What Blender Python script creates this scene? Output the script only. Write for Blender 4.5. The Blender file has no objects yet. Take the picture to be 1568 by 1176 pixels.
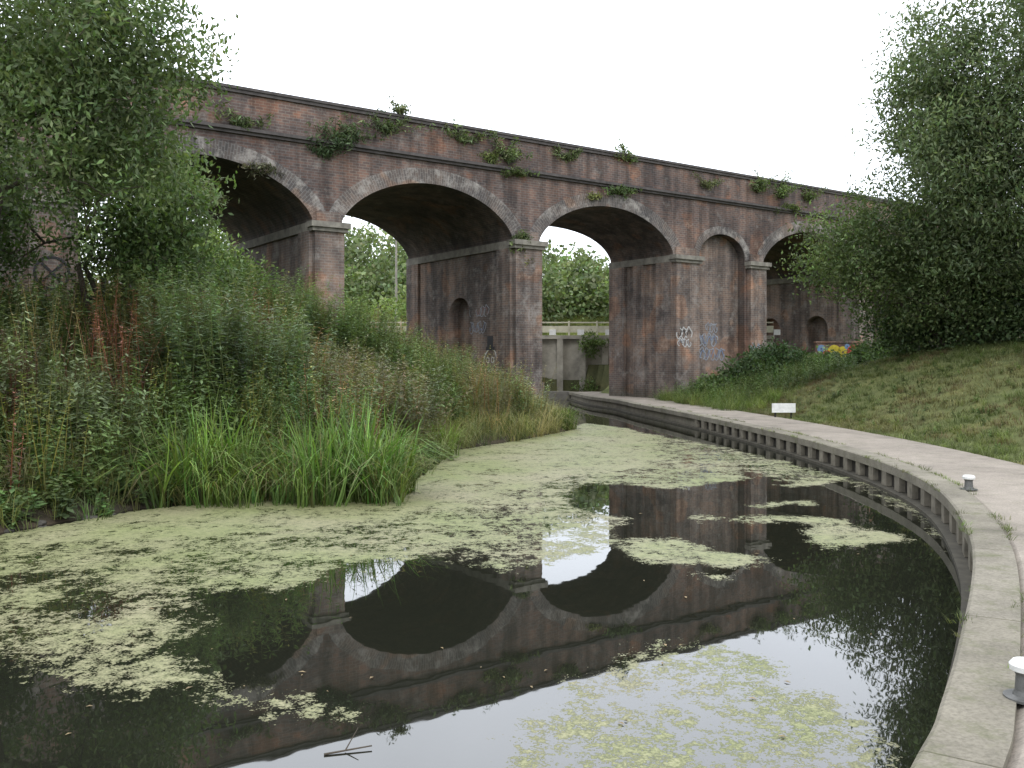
import bpy, math, numpy as np
from math import sin, cos, pi, sqrt, atan2, radians
rng = np.random.default_rng(7)
scene = bpy.context.scene
F = 1400.0
def Wp(x, y, z=0.0):
    Y = F*(2-z)/(y-552.0); return ((x-784.0)/F*Y, Y)

# ------------------------------------------------------------------ helpers
def link(o, parent=None):
    scene.collection.objects.link(o)
    if parent is not None: o.parent = parent
    return o
def empty(name):
    e = bpy.data.objects.new(name, None); e.empty_display_size = .2
    return link(e)
def quadmesh(name, V, Fq, mat, col=None, uv=None, smooth=False, parent=None):
    V = np.asarray(V, dtype=np.float32).reshape(-1, 3); Fq = np.asarray(Fq, dtype=np.int32).reshape(-1, 4)
    me = bpy.data.meshes.new(name)
    me.vertices.add(len(V)); me.vertices.foreach_set('co', V.ravel())
    me.loops.add(len(Fq)*4); me.loops.foreach_set('vertex_index', Fq.ravel())
    me.polygons.add(len(Fq))
    me.polygons.foreach_set('loop_start', np.arange(0, len(Fq)*4, 4, dtype=np.int32))
    me.polygons.foreach_set('loop_total', np.full(len(Fq), 4, dtype=np.int32))
    if smooth: me.polygons.foreach_set('use_smooth', np.ones(len(Fq), dtype=bool))
    me.update(calc_edges=True)
    if uv is not None:
        l = me.uv_layers.new(name='UVMap'); l.data.foreach_set('uv', np.asarray(uv, dtype=np.float32).ravel())
    if col is not None:
        a = me.color_attributes.new('Col', 'FLOAT_COLOR', 'POINT')
        c = np.ones((len(V), 4), dtype=np.float32); c[:, :3] = col; a.data.foreach_set('color', c.ravel())
    me.materials.append(mat)
    return link(bpy.data.objects.new(name, me), parent)
class Acc:
    def __init__(s): s.V=[]; s.F=[]; s.U=[]
    def q(s, a, b, c, d, ua=(0,0), ub=(1,0), uc=(1,1), ud=(0,1)):
        n=len(s.V); s.V += [a,b,c,d]; s.F.append((n,n+1,n+2,n+3)); s.U += [ua,ub,uc,ud]
    def box(s, P, u0,u1,z0,z1,d0,d1, zt=None):
        f=lambda u,z,d:P(u,z,d)
        s.q(f(u0,z0,d0),f(u1,z0,d0),f(u1,z1,d0),f(u0,z1,d0),(u0,z0),(u1,z0),(u1,z1),(u0,z1))
        s.q(f(u1,z0,d1),f(u0,z0,d1),f(u0,z1,d1),f(u1,z1,d1),(u1,z0),(u0,z0),(u0,z1),(u1,z1))
        s.q(f(u0,z0,d1),f(u0,z0,d0),f(u0,z1,d0),f(u0,z1,d1),(d1,z0),(d0,z0),(d0,z1),(d1,z1))
        s.q(f(u1,z0,d0),f(u1,z0,d1),f(u1,z1,d1),f(u1,z1,d0),(d0,z0),(d1,z0),(d1,z1),(d0,z1))
        s.q(f(u0,z1,d0),f(u1,z1,d0),f(u1,z1,d1),f(u0,z1,d1),(u0,d0),(u1,d0),(u1,d1),(u0,d1))
        s.q(f(u0,z0,d1),f(u1,z0,d1),f(u1,z0,d0),f(u0,z0,d0),(u0,d1),(u1,d1),(u1,d0),(u0,d0))
    def make(s, name, mat, parent=None, smooth=False):
        return quadmesh(name, s.V, s.F, mat, uv=s.U, parent=parent, smooth=smooth)
def nz(x, y, s=1.0, seed=0):
    r=np.random.default_rng(seed); o=0
    for k in range(6):
        a=r.uniform(0,2*pi); f=s*r.uniform(.6,1.9); p=r.uniform(0,6.28)
        o=o+np.sin((x*cos(a)+y*sin(a))*f+p+1.3*np.sin((y*cos(a)-x*sin(a))*f*.7+p*2))
    return o/6*1.6

# ------------------------------------------------------------------ materials
def newmat(name):
    m=bpy.data.materials.new(name); m.use_nodes=True; nt=m.node_tree; nt.nodes.clear()
    return m, nt, nt.nodes, nt.links
def N(ns, t, **k):
    n=ns.new(t)
    for a,b in k.items():
        if a.startswith('i_'): n.inputs[a[2:].replace('_',' ')].default_value=b
        else: setattr(n,a,b)
    return n
def ramp(ns, pts):
    r=ns.new('ShaderNodeValToRGB'); e=r.color_ramp.elements
    while len(e)<len(pts): e.new(0.5)
    for i,(p,c) in enumerate(pts):
        e[i].position=p; e[i].color=(c,c,c,1) if not hasattr(c,'__len__') else (*c,1)
    return r
def mix(ns, ls, fac, a, b, mode='MIX'):
    m=ns.new('ShaderNodeMix'); m.data_type='RGBA'; m.blend_type=mode; m.clamp_result=False
    for s,v in ((0,fac),(6,a),(7,b)):
        if hasattr(v,'links') : ls.new(v, m.inputs[s])
        elif s==0: m.inputs[0].default_value=v
        else: m.inputs[s].default_value=(*v,1)
    return m.outputs[2]
def leafmat(name, trans=.3, rough=.6, spec=.25, g=1.0):
    m,nt,ns,ls=newmat(name)
    at=N(ns,'ShaderNodeAttribute',attribute_name='Col')
    tc=N(ns,'ShaderNodeTexCoord'); no=N(ns,'ShaderNodeTexNoise',i_Scale=.9,i_Detail=3.0); ls.new(tc.outputs['Object'],no.inputs['Vector'])
    r=ramp(ns,[(.3,(.70*g,.71*g,.72*g)),(.7,(1.25*g,1.20*g,1.2*g))]); ls.new(no.outputs[0],r.inputs[0])
    c=mix(ns,ls,1.0,at.outputs['Color'],r.outputs[0],'MULTIPLY')
    p=N(ns,'ShaderNodeBsdfPrincipled',i_Roughness=rough); p.inputs['Specular IOR Level'].default_value=spec
    ls.new(c,p.inputs['Base Color'])
    t=N(ns,'ShaderNodeBsdfTranslucent'); c2=mix(ns,ls,1.0,c,(1.3,1.45,.65),'MULTIPLY'); ls.new(c2,t.inputs['Color'])
    mx=N(ns,'ShaderNodeMixShader'); mx.inputs[0].default_value=trans
    ls.new(p.outputs[0],mx.inputs[1]); ls.new(t.outputs[0],mx.inputs[2])
    o=N(ns,'ShaderNodeOutputMaterial'); ls.new(mx.outputs[0],o.inputs[0]); return m
def plain(name, c, rough=.7, var=.25, scale=6., bump=.3, spec=.3):
    m,nt,ns,ls=newmat(name)
    tc=N(ns,'ShaderNodeTexCoord'); no=N(ns,'ShaderNodeTexNoise',i_Scale=scale,i_Detail=8.0,i_Roughness=.65); ls.new(tc.outputs['Object'],no.inputs['Vector'])
    r=ramp(ns,[(.3,tuple(x*(1-var) for x in c)),(.7,tuple(x*(1+var) for x in c))]); ls.new(no.outputs[0],r.inputs[0])
    p=N(ns,'ShaderNodeBsdfPrincipled',i_Roughness=rough); p.inputs['Specular IOR Level'].default_value=spec
    ls.new(r.outputs[0],p.inputs['Base Color'])
    b=N(ns,'ShaderNodeBump',i_Strength=bump,i_Distance=.02); ls.new(no.outputs[0],b.inputs['Height']); ls.new(b.outputs[0],p.inputs['Normal'])
    o=N(ns,'ShaderNodeOutputMaterial'); ls.new(p.outputs[0],o.inputs[0]); return m
def brickmat(name, c1, c2, mort, stain=.5, white=.5, wth=(.54,.68)):
    m,nt,ns,ls=newmat(name)
    uv=N(ns,'ShaderNodeTexCoord')
    br=N(ns,'ShaderNodeTexBrick',i_Scale=1.0); br.offset=.5
    br.inputs['Color1'].default_value=(*c1,1); br.inputs['Color2'].default_value=(*c2,1); br.inputs['Mortar'].default_value=(*mort,1)
    br.inputs['Mortar Size'].default_value=.009; br.inputs['Brick Width'].default_value=.24; br.inputs['Row Height'].default_value=.088; br.inputs['Bias'].default_value=-.1
    ls.new(uv.outputs['UV'],br.inputs['Vector'])
    n1=N(ns,'ShaderNodeTexNoise',i_Scale=.55,i_Detail=9.0,i_Roughness=.68); ls.new(uv.outputs['Object'],n1.inputs['Vector'])
    r1=ramp(ns,[(.33,(.48,.50,.54)),(.5,(.95,.94,.94)),(.66,(1.5,1.32,1.18))]); ls.new(n1.outputs[0],r1.inputs[0])
    c=mix(ns,ls,stain+.35,br.outputs[0],r1.outputs[0],'MULTIPLY')
    mp=N(ns,'ShaderNodeMapping'); mp.inputs['Scale'].default_value=(1.6,1.6,.12); ls.new(uv.outputs['Object'],mp.inputs[0])
    n2=N(ns,'ShaderNodeTexNoise',i_Scale=1.6,i_Detail=6.0,i_Roughness=.6); ls.new(mp.outputs[0],n2.inputs['Vector'])
    r2=ramp(ns,[(.38,(.34,.35,.36)),(.6,(1.12,1.12,1.12))]); ls.new(n2.outputs[0],r2.inputs[0])
    c=mix(ns,ls,stain+.08,c,r2.outputs[0],'MULTIPLY')
    n3=N(ns,'ShaderNodeTexNoise',i_Scale=1.5,i_Detail=12.0,i_Roughness=.80); ls.new(uv.outputs['Object'],n3.inputs['Vector'])
    r3=ramp(ns,[(wth[0],0.0),(wth[1],white)]); ls.new(n3.outputs[0],r3.inputs[0])
    c=mix(ns,ls,r3.outputs[0],c,(.30,.28,.255))
    n4=N(ns,'ShaderNodeTexNoise',i_Scale=.9,i_Detail=1.0); mp4=N(ns,'ShaderNodeMapping'); mp4.inputs['Location'].default_value=(7,3,11); ls.new(uv.outputs['Object'],mp4.inputs[0]); ls.new(mp4.outputs[0],n4.inputs['Vector'])
    r4=ramp(ns,[(.60,0.0),(.64,.6)]); ls.new(n4.outputs[0],r4.inputs[0])
    c5=mix(ns,ls,1.0,c,(1.5,1.10,.85),'MULTIPLY'); c=mix(ns,ls,r4.outputs[0],c,c5)
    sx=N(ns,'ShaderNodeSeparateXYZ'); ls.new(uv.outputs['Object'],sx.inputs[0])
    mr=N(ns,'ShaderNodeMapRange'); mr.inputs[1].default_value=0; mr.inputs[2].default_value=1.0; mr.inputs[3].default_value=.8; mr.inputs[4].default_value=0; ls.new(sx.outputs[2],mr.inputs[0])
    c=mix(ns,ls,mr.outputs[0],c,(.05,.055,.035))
    p=N(ns,'ShaderNodeBsdfPrincipled',i_Roughness=.85); p.inputs['Specular IOR Level'].default_value=.25; ls.new(c,p.inputs['Base Color'])
    b=N(ns,'ShaderNodeBump',i_Strength=.5,i_Distance=.02); ls.new(n3.outputs[0],b.inputs['Height']); ls.new(b.outputs[0],p.inputs['Normal'])
    o=N(ns,'ShaderNodeOutputMaterial'); ls.new(p.outputs[0],o.inputs[0]); return m

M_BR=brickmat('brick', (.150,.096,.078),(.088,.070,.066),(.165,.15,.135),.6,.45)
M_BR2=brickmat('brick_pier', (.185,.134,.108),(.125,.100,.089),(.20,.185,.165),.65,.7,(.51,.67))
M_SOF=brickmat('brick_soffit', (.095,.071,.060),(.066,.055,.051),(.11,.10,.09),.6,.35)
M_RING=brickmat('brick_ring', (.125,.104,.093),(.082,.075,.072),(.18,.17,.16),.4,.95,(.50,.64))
M_STONE=plain('stone',(.18,.168,.142),.85,.45,3.)
M_DIRT=plain('dark_stone',(.07,.065,.055),.9,.4,5.)
M_COPE=plain('coping_brick',(.068,.061,.058),.8,.4,4.)
M_LEAF=leafmat('foliage',.3,g=1.06)
M_GRASS=leafmat('grass_blades',.3,.5,g=1.2)
M_BARK=plain('bark',(.06,.05,.038),.9,.4,8.,1.)
M_CONC=plain('concrete',(.22,.205,.175),.85,.3,2.5)
M_IRON=plain('bollard_iron',(.10,.10,.095),.5,.3,20.)
M_WHITE=plain('white_paint',(.62,.62,.60),.5,.15,10.)
M_CREAM=plain('cream_paint',(.46,.44,.33),.6,.2,5.)
M_DARK=plain('dark_timber_and_slot_shade',(.03,.027,.022),.9,.4,6.)  # timber of the sign posts, and the painted shade in the wall slots
M_POST=plain('weathered_timber',(.15,.135,.105),.9,.4,6.)

# ------------------------------------------------------------------ world
w=bpy.data.worlds.new('World'); scene.world=w; w.use_nodes=True
ns=w.node_tree.nodes; ls=w.node_tree.links; ns.clear()
sky=ns.new('ShaderNodeTexSky'); sky.sky_type='NISHITA'; sky.sun_disc=False
sky.sun_elevation=radians(48); sky.sun_rotation=radians(200)
b1=N(ns,'ShaderNodeBackground',i_Strength=.05); ls.new(sky.outputs[0],b1.inputs[0])
tc=N(ns,'ShaderNodeTexCoord'); sx=N(ns,'ShaderNodeSeparateXYZ'); ls.new(tc.outputs['Generated'],sx.inputs[0])
rz=ramp(ns,[(0.0,(1.35,1.36,1.38)),(.22,(2.05,2.12,2.25)),(1.0,(2.45,2.53,2.65))]); ls.new(sx.outputs[2],rz.inputs[0])
nn=N(ns,'ShaderNodeTexNoise',i_Scale=1.8,i_Detail=5.0); ls.new(tc.outputs['Generated'],nn.inputs['Vector'])
rn=ramp(ns,[(.3,.88),(.7,1.1)]); ls.new(nn.outputs[0],rn.inputs[0])
cc=mix(ns,ls,1.0,rz.outputs[0],rn.outputs[0],'MULTIPLY')
b2=N(ns,'ShaderNodeBackground',i_Strength=1.0); ls.new(cc,b2.inputs[0])
ad=ns.new('ShaderNodeAddShader'); ls.new(b1.outputs[0],ad.inputs[0]); ls.new(b2.outputs[0],ad.inputs[1])
wo=ns.new('ShaderNodeOutputWorld'); ls.new(ad.outputs[0],wo.inputs[0])
sun=bpy.data.lights.new('sun','SUN'); sun.energy=.9; sun.angle=radians(16); sun.color=(1,.96,.9)
so=link(bpy.data.objects.new('sun',sun)); so.rotation_euler=(radians(42),0,radians(20))

# ------------------------------------------------------------------ camera
cam=bpy.data.cameras.new('camera'); cam.sensor_width=36; cam.lens=36*F/1568; cam.shift_y=-36/1568
cam.clip_end=3000; co=link(bpy.data.objects.new('camera',cam)); co.location=(0,0,2); co.rotation_euler=(pi/2,0,0); scene.camera=co
scene.view_settings.view_transform='Standard'; scene.view_settings.look='None'; scene.view_settings.exposure=0

# ------------------------------------------------------------------ terrain
Lsh=[(-16,5.5),(-10,7.6),(-7.5,9.2),(-5.85,10.4),(-4.9,12.2),(-3.4,13.5),(-1.8,13.9),(-1.5,16),(-1.2,20.3),(.2,22.8),(1.75,26.2),(1.3,30),(1.35,34.5),(-.9,38.5),(-4,42.5),(-10,46.7)]
Fsh=[(-10,46.7),(2.9,46.7)]
def crom(P,n=6):
    P=[np.array(p,float) for p in P]; out=[]
    for i in range(len(P)-1):
        p0=P[max(i-1,0)];p1=P[i];p2=P[i+1];p3=P[min(i+2,len(P)-1)]
        for k in range(n):
            t=k/n; out.append(.5*((2*p1)+(-p0+p2)*t+(2*p0-5*p1+4*p2-p3)*t*t+(-p0+3*p1-3*p2+p3)*t**3))
    out.append(P[-1]); return np.array(out)
Redge=crom([(-16,-5.5),(-9,-4),(-5,-2.6),(-2,-.5),(0,1.35),(1.57,3.59),(1.99,4.24),(2.71,5.49),(3.67,7.27),(4.46,9.03),(5.35,11.6),(5.8,14.36),(5.93,17.8),(5.82,21.1),(5.5,25.5),(5.03,29.9),(4.5,34),(4.2,37.3),(3.4,41),(2.9,46.7)],8)
poly=np.array(Lsh+[Fsh[1]]+list(map(tuple,Redge[::-1])))
def pip(x,y,P):
    ins=np.zeros(x.shape,bool); n=len(P)
    for i in range(n):
        x1,y1=P[i]; x2,y2=P[(i+1)%n]
        if y1==y2: continue
        c=((y1>y)!=(y2>y))&(x<(x2-x1)*(y-y1)/(y2-y1)+x1); ins^=c
    return ins
def dist(x,y,P):
    d=np.full(x.shape,1e9)
    for i in range(len(P)-1):
        ax,ay=P[i]; bx,by=P[i+1]; vx,vy=bx-ax,by-ay; L=vx*vx+vy*vy+1e-12
        t=np.clip(((x-ax)*vx+(y-ay)*vy)/L,0,1); d=np.minimum(d,np.hypot(x-ax-t*vx,y-ay-t*vy))
    return d
ss=lambda a,b,x: (lambda t:t*t*(3-2*t))(np.clip((x-a)/(b-a),0,1))
def height(x,y):
    x=np.asarray(x,float); y=np.asarray(y,float)
    ins=pip(x,y,poly); dL=dist(x,y,Lsh); dR=dist(x,y,Redge); dF=dist(x,y,Fsh)
    hL=-.12+.42*(1-np.exp(-dL/.5))+2.15*ss(.4,7.6,dL)+.07*np.maximum(dL-9,0).clip(0,25)+.12*nz(x,y,1.1,3)*ss(.3,2,dL)
    fy=1-.62*ss(27,37,y)
    hR=np.where(dR<.4,-1.0,.34)+fy*(1.9*ss(2.2,8.2,dR)+.09*np.maximum(dR-7,0).clip(0,25))
    hF=np.where(dF<2.4,.36,3.2)
    wl=1/(dL**5+1e-6); wr=1/(dR**5+1e-6); wf=1/(dF**5+1e-6)
    h=(hL*wl+hR*wr+hF*wf)/(wl+wr+wf)
    h=np.where((dR<.4),-1.0,h)
    h=h+ss(54,80,y)*5.0
    return np.where(ins,-1.0,h), ins, dL, dR, dF
def axis(a,b,st,lo,hi):
    c=list(np.arange(a,b+1e-6,st)); s=st; v=a; left=[]
    while v>lo: s*=1.35; v-=s; left.append(v)
    s=st; v=b; right=[]
    while v<hi: s*=1.35; v+=s; right.append(v)
    return np.array(left[::-1]+c+right)
gx=axis(-20,24,.28,-900,900); gy=axis(-6,62,.28,-300,1500)
GX,GY=np.meshgrid(gx,gy); H,ins,dL,dR,dF=height(GX,GY)
nx,ny=len(gx),len(gy); idx=np.arange(nx*ny).reshape(ny,nx)
Fg=np.stack([idx[:-1,:-1],idx[:-1,1:],idx[1:,1:],idx[1:,:-1]],-1).reshape(-1,4)
right=(dR<dL)&(dR<dF)
col=np.where(right[...,None],np.array([.115,.128,.052]),np.array([.07,.072,.034]))
col=np.where((dL<1.0)[...,None]&~right[...,None],np.array([.055,.047,.034]),col)
col=np.where((GY>52)[...,None],np.array([.14,.165,.05]),col)
col=np.where(ins[...,None],np.array([.02,.02,.012]),col)
def groundmat():
    m,nt,ns,ls=newmat('ground_soil_grass')
    at=N(ns,'ShaderNodeAttribute',attribute_name='Col'); tc=N(ns,'ShaderNodeTexCoord')
    n1=N(ns,'ShaderNodeTexNoise',i_Scale=1.3,i_Detail=10.0,i_Roughness=.75); ls.new(tc.outputs['Object'],n1.inputs['Vector'])
    r=ramp(ns,[(.3,(.55,.6,.6)),(.5,(1,1,1)),(.7,(1.4,1.2,1.1))]); ls.new(n1.outputs[0],r.inputs[0])
    c=mix(ns,ls,1.,at.outputs['Color'],r.outputs[0],'MULTIPLY')
    p=N(ns,'ShaderNodeBsdfPrincipled',i_Roughness=.95); p.inputs['Specular IOR Level'].default_value=.1; ls.new(c,p.inputs['Base Color'])
    b=N(ns,'ShaderNodeBump',i_Strength=1.,i_Distance=.08); ls.new(n1.outputs[0],b.inputs['Height']); ls.new(b.outputs[0],p.inputs['Normal'])
    o=N(ns,'ShaderNodeOutputMaterial'); ls.new(p.outputs[0],o.inputs[0]); return m
quadmesh('ground',np.stack([GX,GY,H],-1),Fg,groundmat(),col=col.reshape(-1,3),smooth=True)

# ------------------------------------------------------------------ water
def waterbsdf(ns,ls):
    p=N(ns,'ShaderNodeBsdfPrincipled',i_Roughness=.015,i_IOR=1.95); p.inputs['Base Color'].default_value=(.012,.013,.009,1)
    tc=N(ns,'ShaderNodeTexCoord'); mp=N(ns,'ShaderNodeMapping'); mp.inputs['Scale'].default_value=(1,.6,1); ls.new(tc.outputs['Object'],mp.inputs[0])
    n1=N(ns,'ShaderNodeTexNoise',i_Scale=3.,i_Detail=2.0); ls.new(mp.outputs[0],n1.inputs['Vector'])
    b=N(ns,'ShaderNodeBump',i_Strength=.04,i_Distance=.02); ls.new(n1.outputs[0],b.inputs['Height']); ls.new(b.outputs[0],p.inputs['Normal']); return p
m,nt,ns,ls=newmat('canal_water'); p=waterbsdf(ns,ls)
o=N(ns,'ShaderNodeOutputMaterial'); ls.new(p.outputs[0],o.inputs[0]); M_WATER=m
quadmesh('water',[(-15.9,-6,0),(8,-6,0),(8,46.9,0),(-15.9,46.9,0)],[(0,1,2,3)],M_WATER)

# duckweed density field
dx=.06
ax=np.arange(-9.5,6.4,dx); ay=np.arange(2.0,37.5,dx*1.2); DX,DY=np.meshgrid(ax,ay)
WX=DX+.10*nz(DX,DY,3.,61)+.06*nz(DX,DY,9.,62); WY=DY+.16*nz(DX,DY,2.6,63)+.09*nz(DX,DY,8.,64)
dens=np.zeros(DX.shape)
def reg(pts,v,mode='max'):
    P=np.array([Wp(a,b) for a,b in pts]); i=pip(WX,WY,P)
    if mode=='max': dens[i]=np.maximum(dens[i],v)
    else: dens[i]=v
reg([(-250,800),(0,812),(230,775),(600,740),(690,685),(800,664),(900,648),(960,656),(1010,668),(1060,690),(1120,712),(1150,732),(1100,742),(1050,750),(990,745),(900,742),(870,760),(900,785),(965,795),(935,825),(905,852),(850,866),(790,862),(720,846),(640,858),(590,880),(500,880),(420,905),(335,905),(300,955),(268,1000),(330,1052),(240,1062),(120,1030),(0,985),(-250,960)],.655)
reg([(600,740),(690,685),(800,664),(900,648),(960,656),(1010,668),(1000,715),(880,725),(760,760),(640,790),(420,815),(200,830),(0,835),(-100,810)],.86)
reg([(1000,665),(1090,680),(1200,706),(1300,735),(1200,738),(1090,715),(1000,700)],.56)
reg([(270,1055),(360,1062),(580,1078),(600,1090),(520,1098),(430,1108),(330,1085)],.60)
reg([(0,960),(60,960),(140,1000),(220,1070),(120,1060),(0,1015)],.60)
reg([(60,905),(130,895),(190,925),(150,950),(80,940)],.24,'set')
reg([(0,880),(60,870),(120,885),(60,905),(0,905)],.3,'set')
reg([(510,872),(600,860),(620,880),(560,905)],.2,'set')
reg([(200,930),(330,900),(330,960),(270,1000),(210,970)],.45,'set')
reg([(640,845),(820,855),(815,880),(780,880),(700,868)],.35,'set')
reg([(760,800),(860,790),(900,820),(820,840)],.56,'set')
reg([(935,838),(980,822),(1040,826),(1100,845),(1180,858),(1150,872),(1060,866),(990,862)],.78)
reg([(1225,812),(1300,800),(1372,818),(1350,838),(1290,850),(1235,832)],.78)
reg([(1115,797),(1180,790),(1250,792),(1330,800),(1240,806),(1150,806)],.76)
reg([(1130,772),(1250,766),(1262,774),(1160,778)],.78)
reg([(1050,790),(1100,788),(1090,796),(1055,797)],.8)
reg([(1180,742),(1290,728),(1300,738),(1210,748)],.8)
reg([(1040,878),(1110,876),(1120,884),(1050,886)],.7)
reg([(690,1190),(760,1130),(850,1095),(905,1035),(960,1000),(1060,978),(1140,985),(1210,1040),(1290,1085),(1400,1125),(1440,1200)],.50)
reg([(960,1005),(1060,985),(1130,995),(1080,1025),(1000,1030)],.60)
reg([(1340,735),(1400,760),(1480,850),(1470,860),(1400,790),(1300,740)],.5)
for _ in range(6):
    k=dens.copy(); k[1:-1,1:-1]=(dens[1:-1,1:-1]*2+dens[:-2,1:-1]+dens[2:,1:-1]+dens[1:-1,:-2]+dens[1:-1,2:])/6; dens=k
idx=np.arange(DX.size).reshape(DX.shape)
Fd=np.stack([idx[:-1,:-1],idx[:-1,1:],idx[1:,1:],idx[1:,:-1]],-1)
inp=pip(DX,DY,poly); keep=inp[:-1,:-1]|inp[1:,1:]|inp[:-1,1:]|inp[1:,:-1]; Fd=Fd[keep].reshape(-1,4)
m,nt,ns,ls=newmat('duckweed')
at=N(ns,'ShaderNodeAttribute',attribute_name='Col'); tc=N(ns,'ShaderNodeTexCoord')
def noi(s,d,r=.6,sc=(1,1,1),loc=(0,0,0)):
    mp=N(ns,'ShaderNodeMapping'); mp.inputs['Scale'].default_value=sc; mp.inputs['Location'].default_value=loc; ls.new(tc.outputs['Object'],mp.inputs[0])
    n=N(ns,'ShaderNodeTexNoise',i_Scale=s,i_Detail=d,i_Roughness=r); ls.new(mp.outputs[0],n.inputs['Vector']); return n.outputs[0]
def mth(op,a,b=None):
    n=N(ns,'ShaderNodeMath',operation=op)
    for i,v in enumerate((a,b)):
        if v is None: continue
        if hasattr(v,'links'): ls.new(v,n.inputs[i])
        else: n.inputs[i].default_value=v
    return n.outputs[0]
A=noi(1.5,9.,.74,(1,.8,1)); A2=noi(4.2,6.,.75,(1,.8,1),(5,2,0)); B=noi(13.,5.,.75); Cn=noi(60.,2.,.6)
v=mth('ADD',at.outputs['Fac'],mth('MULTIPLY',mth('SUBTRACT',A,.5),1.7))
v=mth('ADD',v,mth('MULTIPLY',mth('SUBTRACT',A2,.5),2.2))
v=mth('ADD',v,mth('MULTIPLY',mth('SUBTRACT',B,.5),1.6))
v=mth('ADD',v,mth('MULTIPLY',mth('SUBTRACT',Cn,.5),1.1))
v=mth('ADD',v,mth('MULTIPLY',mth('LESS_THAN',at.outputs['Fac'],.12),-1.))
rr=ramp(ns,[(.48,0.),(.54,1.)]); ls.new(v,rr.inputs[0])
rc=ramp(ns,[(.30,(.06,.062,.032)),(.42,(.155,.16,.085)),(.55,(.225,.222,.128)),(.72,(.30,.275,.185))]); ls.new(mth('ADD',mth('MULTIPLY',B,.6),mth('MULTIPLY',Cn,.4)),rc.inputs[0])
r2=ramp(ns,[(.35,(.85,.95,.68)),(.65,(1.1,1.04,1.08))]); ls.new(noi(.5,5.),r2.inputs[0])
cdw=mix(ns,ls,1.,rc.outputs[0],r2.outputs[0],'MULTIPLY')
r5=ramp(ns,[(.50,(.5,.5,.45)),(.9,(1.05,1.05,1.05))]); ls.new(v,r5.inputs[0]); cdw=mix(ns,ls,1.,cdw,r5.outputs[0],'MULTIPLY')
p=N(ns,'ShaderNodeBsdfPrincipled',i_Roughness=.5); ls.new(cdw,p.inputs['Base Color']); p.inputs['Specular IOR Level'].default_value=.35
bb=N(ns,'ShaderNodeBump',i_Strength=.6,i_Distance=.01); ls.new(Cn,bb.inputs['Height']); ls.new(bb.outputs[0],p.inputs['Normal'])
wb=waterbsdf(ns,ls); mx=N(ns,'ShaderNodeMixShader'); ls.new(rr.outputs[0],mx.inputs[0]); ls.new(wb.outputs[0],mx.inputs[1]); ls.new(p.outputs[0],mx.inputs[2])
o=N(ns,'ShaderNodeOutputMaterial'); ls.new(mx.outputs[0],o.inputs[0])
quadmesh('duckweed',np.stack([DX,DY,np.full(DX.shape,.005)],-1),Fd,m,col=np.repeat(np.clip(dens,0,2).reshape(-1,1),3,1))

# ------------------------------------------------------------------ towpath
E=crom([tuple(p) for p in Redge[::4]],10)
T=np.gradient(E,axis=0); T/=np.linalg.norm(T,axis=1)[:,None]; Rn=np.stack([T[:,1],-T[:,0]],1)
S=np.concatenate([[0],np.cumsum(np.linalg.norm(np.diff(E,axis=0),axis=1))])
def off(i,d,z): return (E[i,0]+Rn[i,0]*d,E[i,1]+Rn[i,1]*d,z)
def strip(acc,prof,i0=0,i1=None,ucum=True):
    i1=i1 or len(E)-1
    for i in range(i0,i1):
        for (d0,z0),(d1,z1) in zip(prof[:-1],prof[1:]):
            acc.q(off(i,d0,z0),off(i+1,d0,z0),off(i+1,d1,z1),off(i,d1,z1),(S[i],d0+z0),(S[i+1],d0+z0),(S[i+1],d1+z1),(S[i],d1+z1))
def pathmat(name,c,joint,moss=.0):
    m,nt,ns,ls=newmat(name); tc=N(ns,'ShaderNodeTexCoord')
    n1=N(ns,'ShaderNodeTexNoise',i_Scale=1.1,i_Detail=10.0,i_Roughness=.7); ls.new(tc.outputs['Object'],n1.inputs['Vector'])
    n2=N(ns,'ShaderNodeTexNoise',i_Scale=45.,i_Detail=4.0,i_Roughness=.7); ls.new(tc.outputs['Object'],n2.inputs['Vector'])
    r=ramp(ns,[(.3,tuple(x*.62 for x in c)),(.5,c),(.7,tuple(x*1.25 for x in c))]); ls.new(n1.outputs[0],r.inputs[0])
    r2=ramp(ns,[(.3,.7),(.6,1.1)]); ls.new(n2.outputs[0],r2.inputs[0])
    cc=mix(ns,ls,1.,r.outputs[0],r2.outputs[0],'MULTIPLY')
    if joint:
        br=N(ns,'ShaderNodeTexBrick',i_Scale=1.0); br.offset=0; br.inputs['Brick Width'].default_value=joint; br.inputs['Row Height'].default_value=50; br.inputs['Mortar Size'].default_value=.006
        br.inputs['Color1'].default_value=(1,1,1,1);br.inputs['Color2'].default_value=(.88,.88,.86,1);br.inputs['Mortar'].default_value=(.45,.45,.38,1)
        mpj=N(ns,'ShaderNodeMapping'); mpj.inputs['Location'].default_value=(0,20,0); ls.new(tc.outputs['UV'],mpj.inputs[0]); ls.new(mpj.outputs[0],br.inputs['Vector'])
        cc=mix(ns,ls,1.,cc,br.outputs[0],'MULTIPLY')
    n3=N(ns,'ShaderNodeTexNoise',i_Scale=2.6,i_Detail=8.0,i_Roughness=.75); ls.new(tc.outputs['Object'],n3.inputs['Vector'])
    r3=ramp(ns,[(.52,0.),(.66,moss)]); ls.new(n3.outputs[0],r3.inputs[0]); cc=mix(ns,ls,r3.outputs[0],cc,(.09,.10,.045))
    p=N(ns,'ShaderNodeBsdfPrincipled',i_Roughness=.9); ls.new(cc,p.inputs['Base Color']); p.inputs['Specular IOR Level'].default_value=.2
    b=N(ns,'ShaderNodeBump',i_Strength=.4,i_Distance=.01); ls.new(n2.outputs[0],b.inputs['Height']); ls.new(b.outputs[0],p.inputs['Normal'])
    o=N(ns,'ShaderNodeOutputMaterial'); ls.new(p.outputs[0],o.inputs[0]); return m
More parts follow.
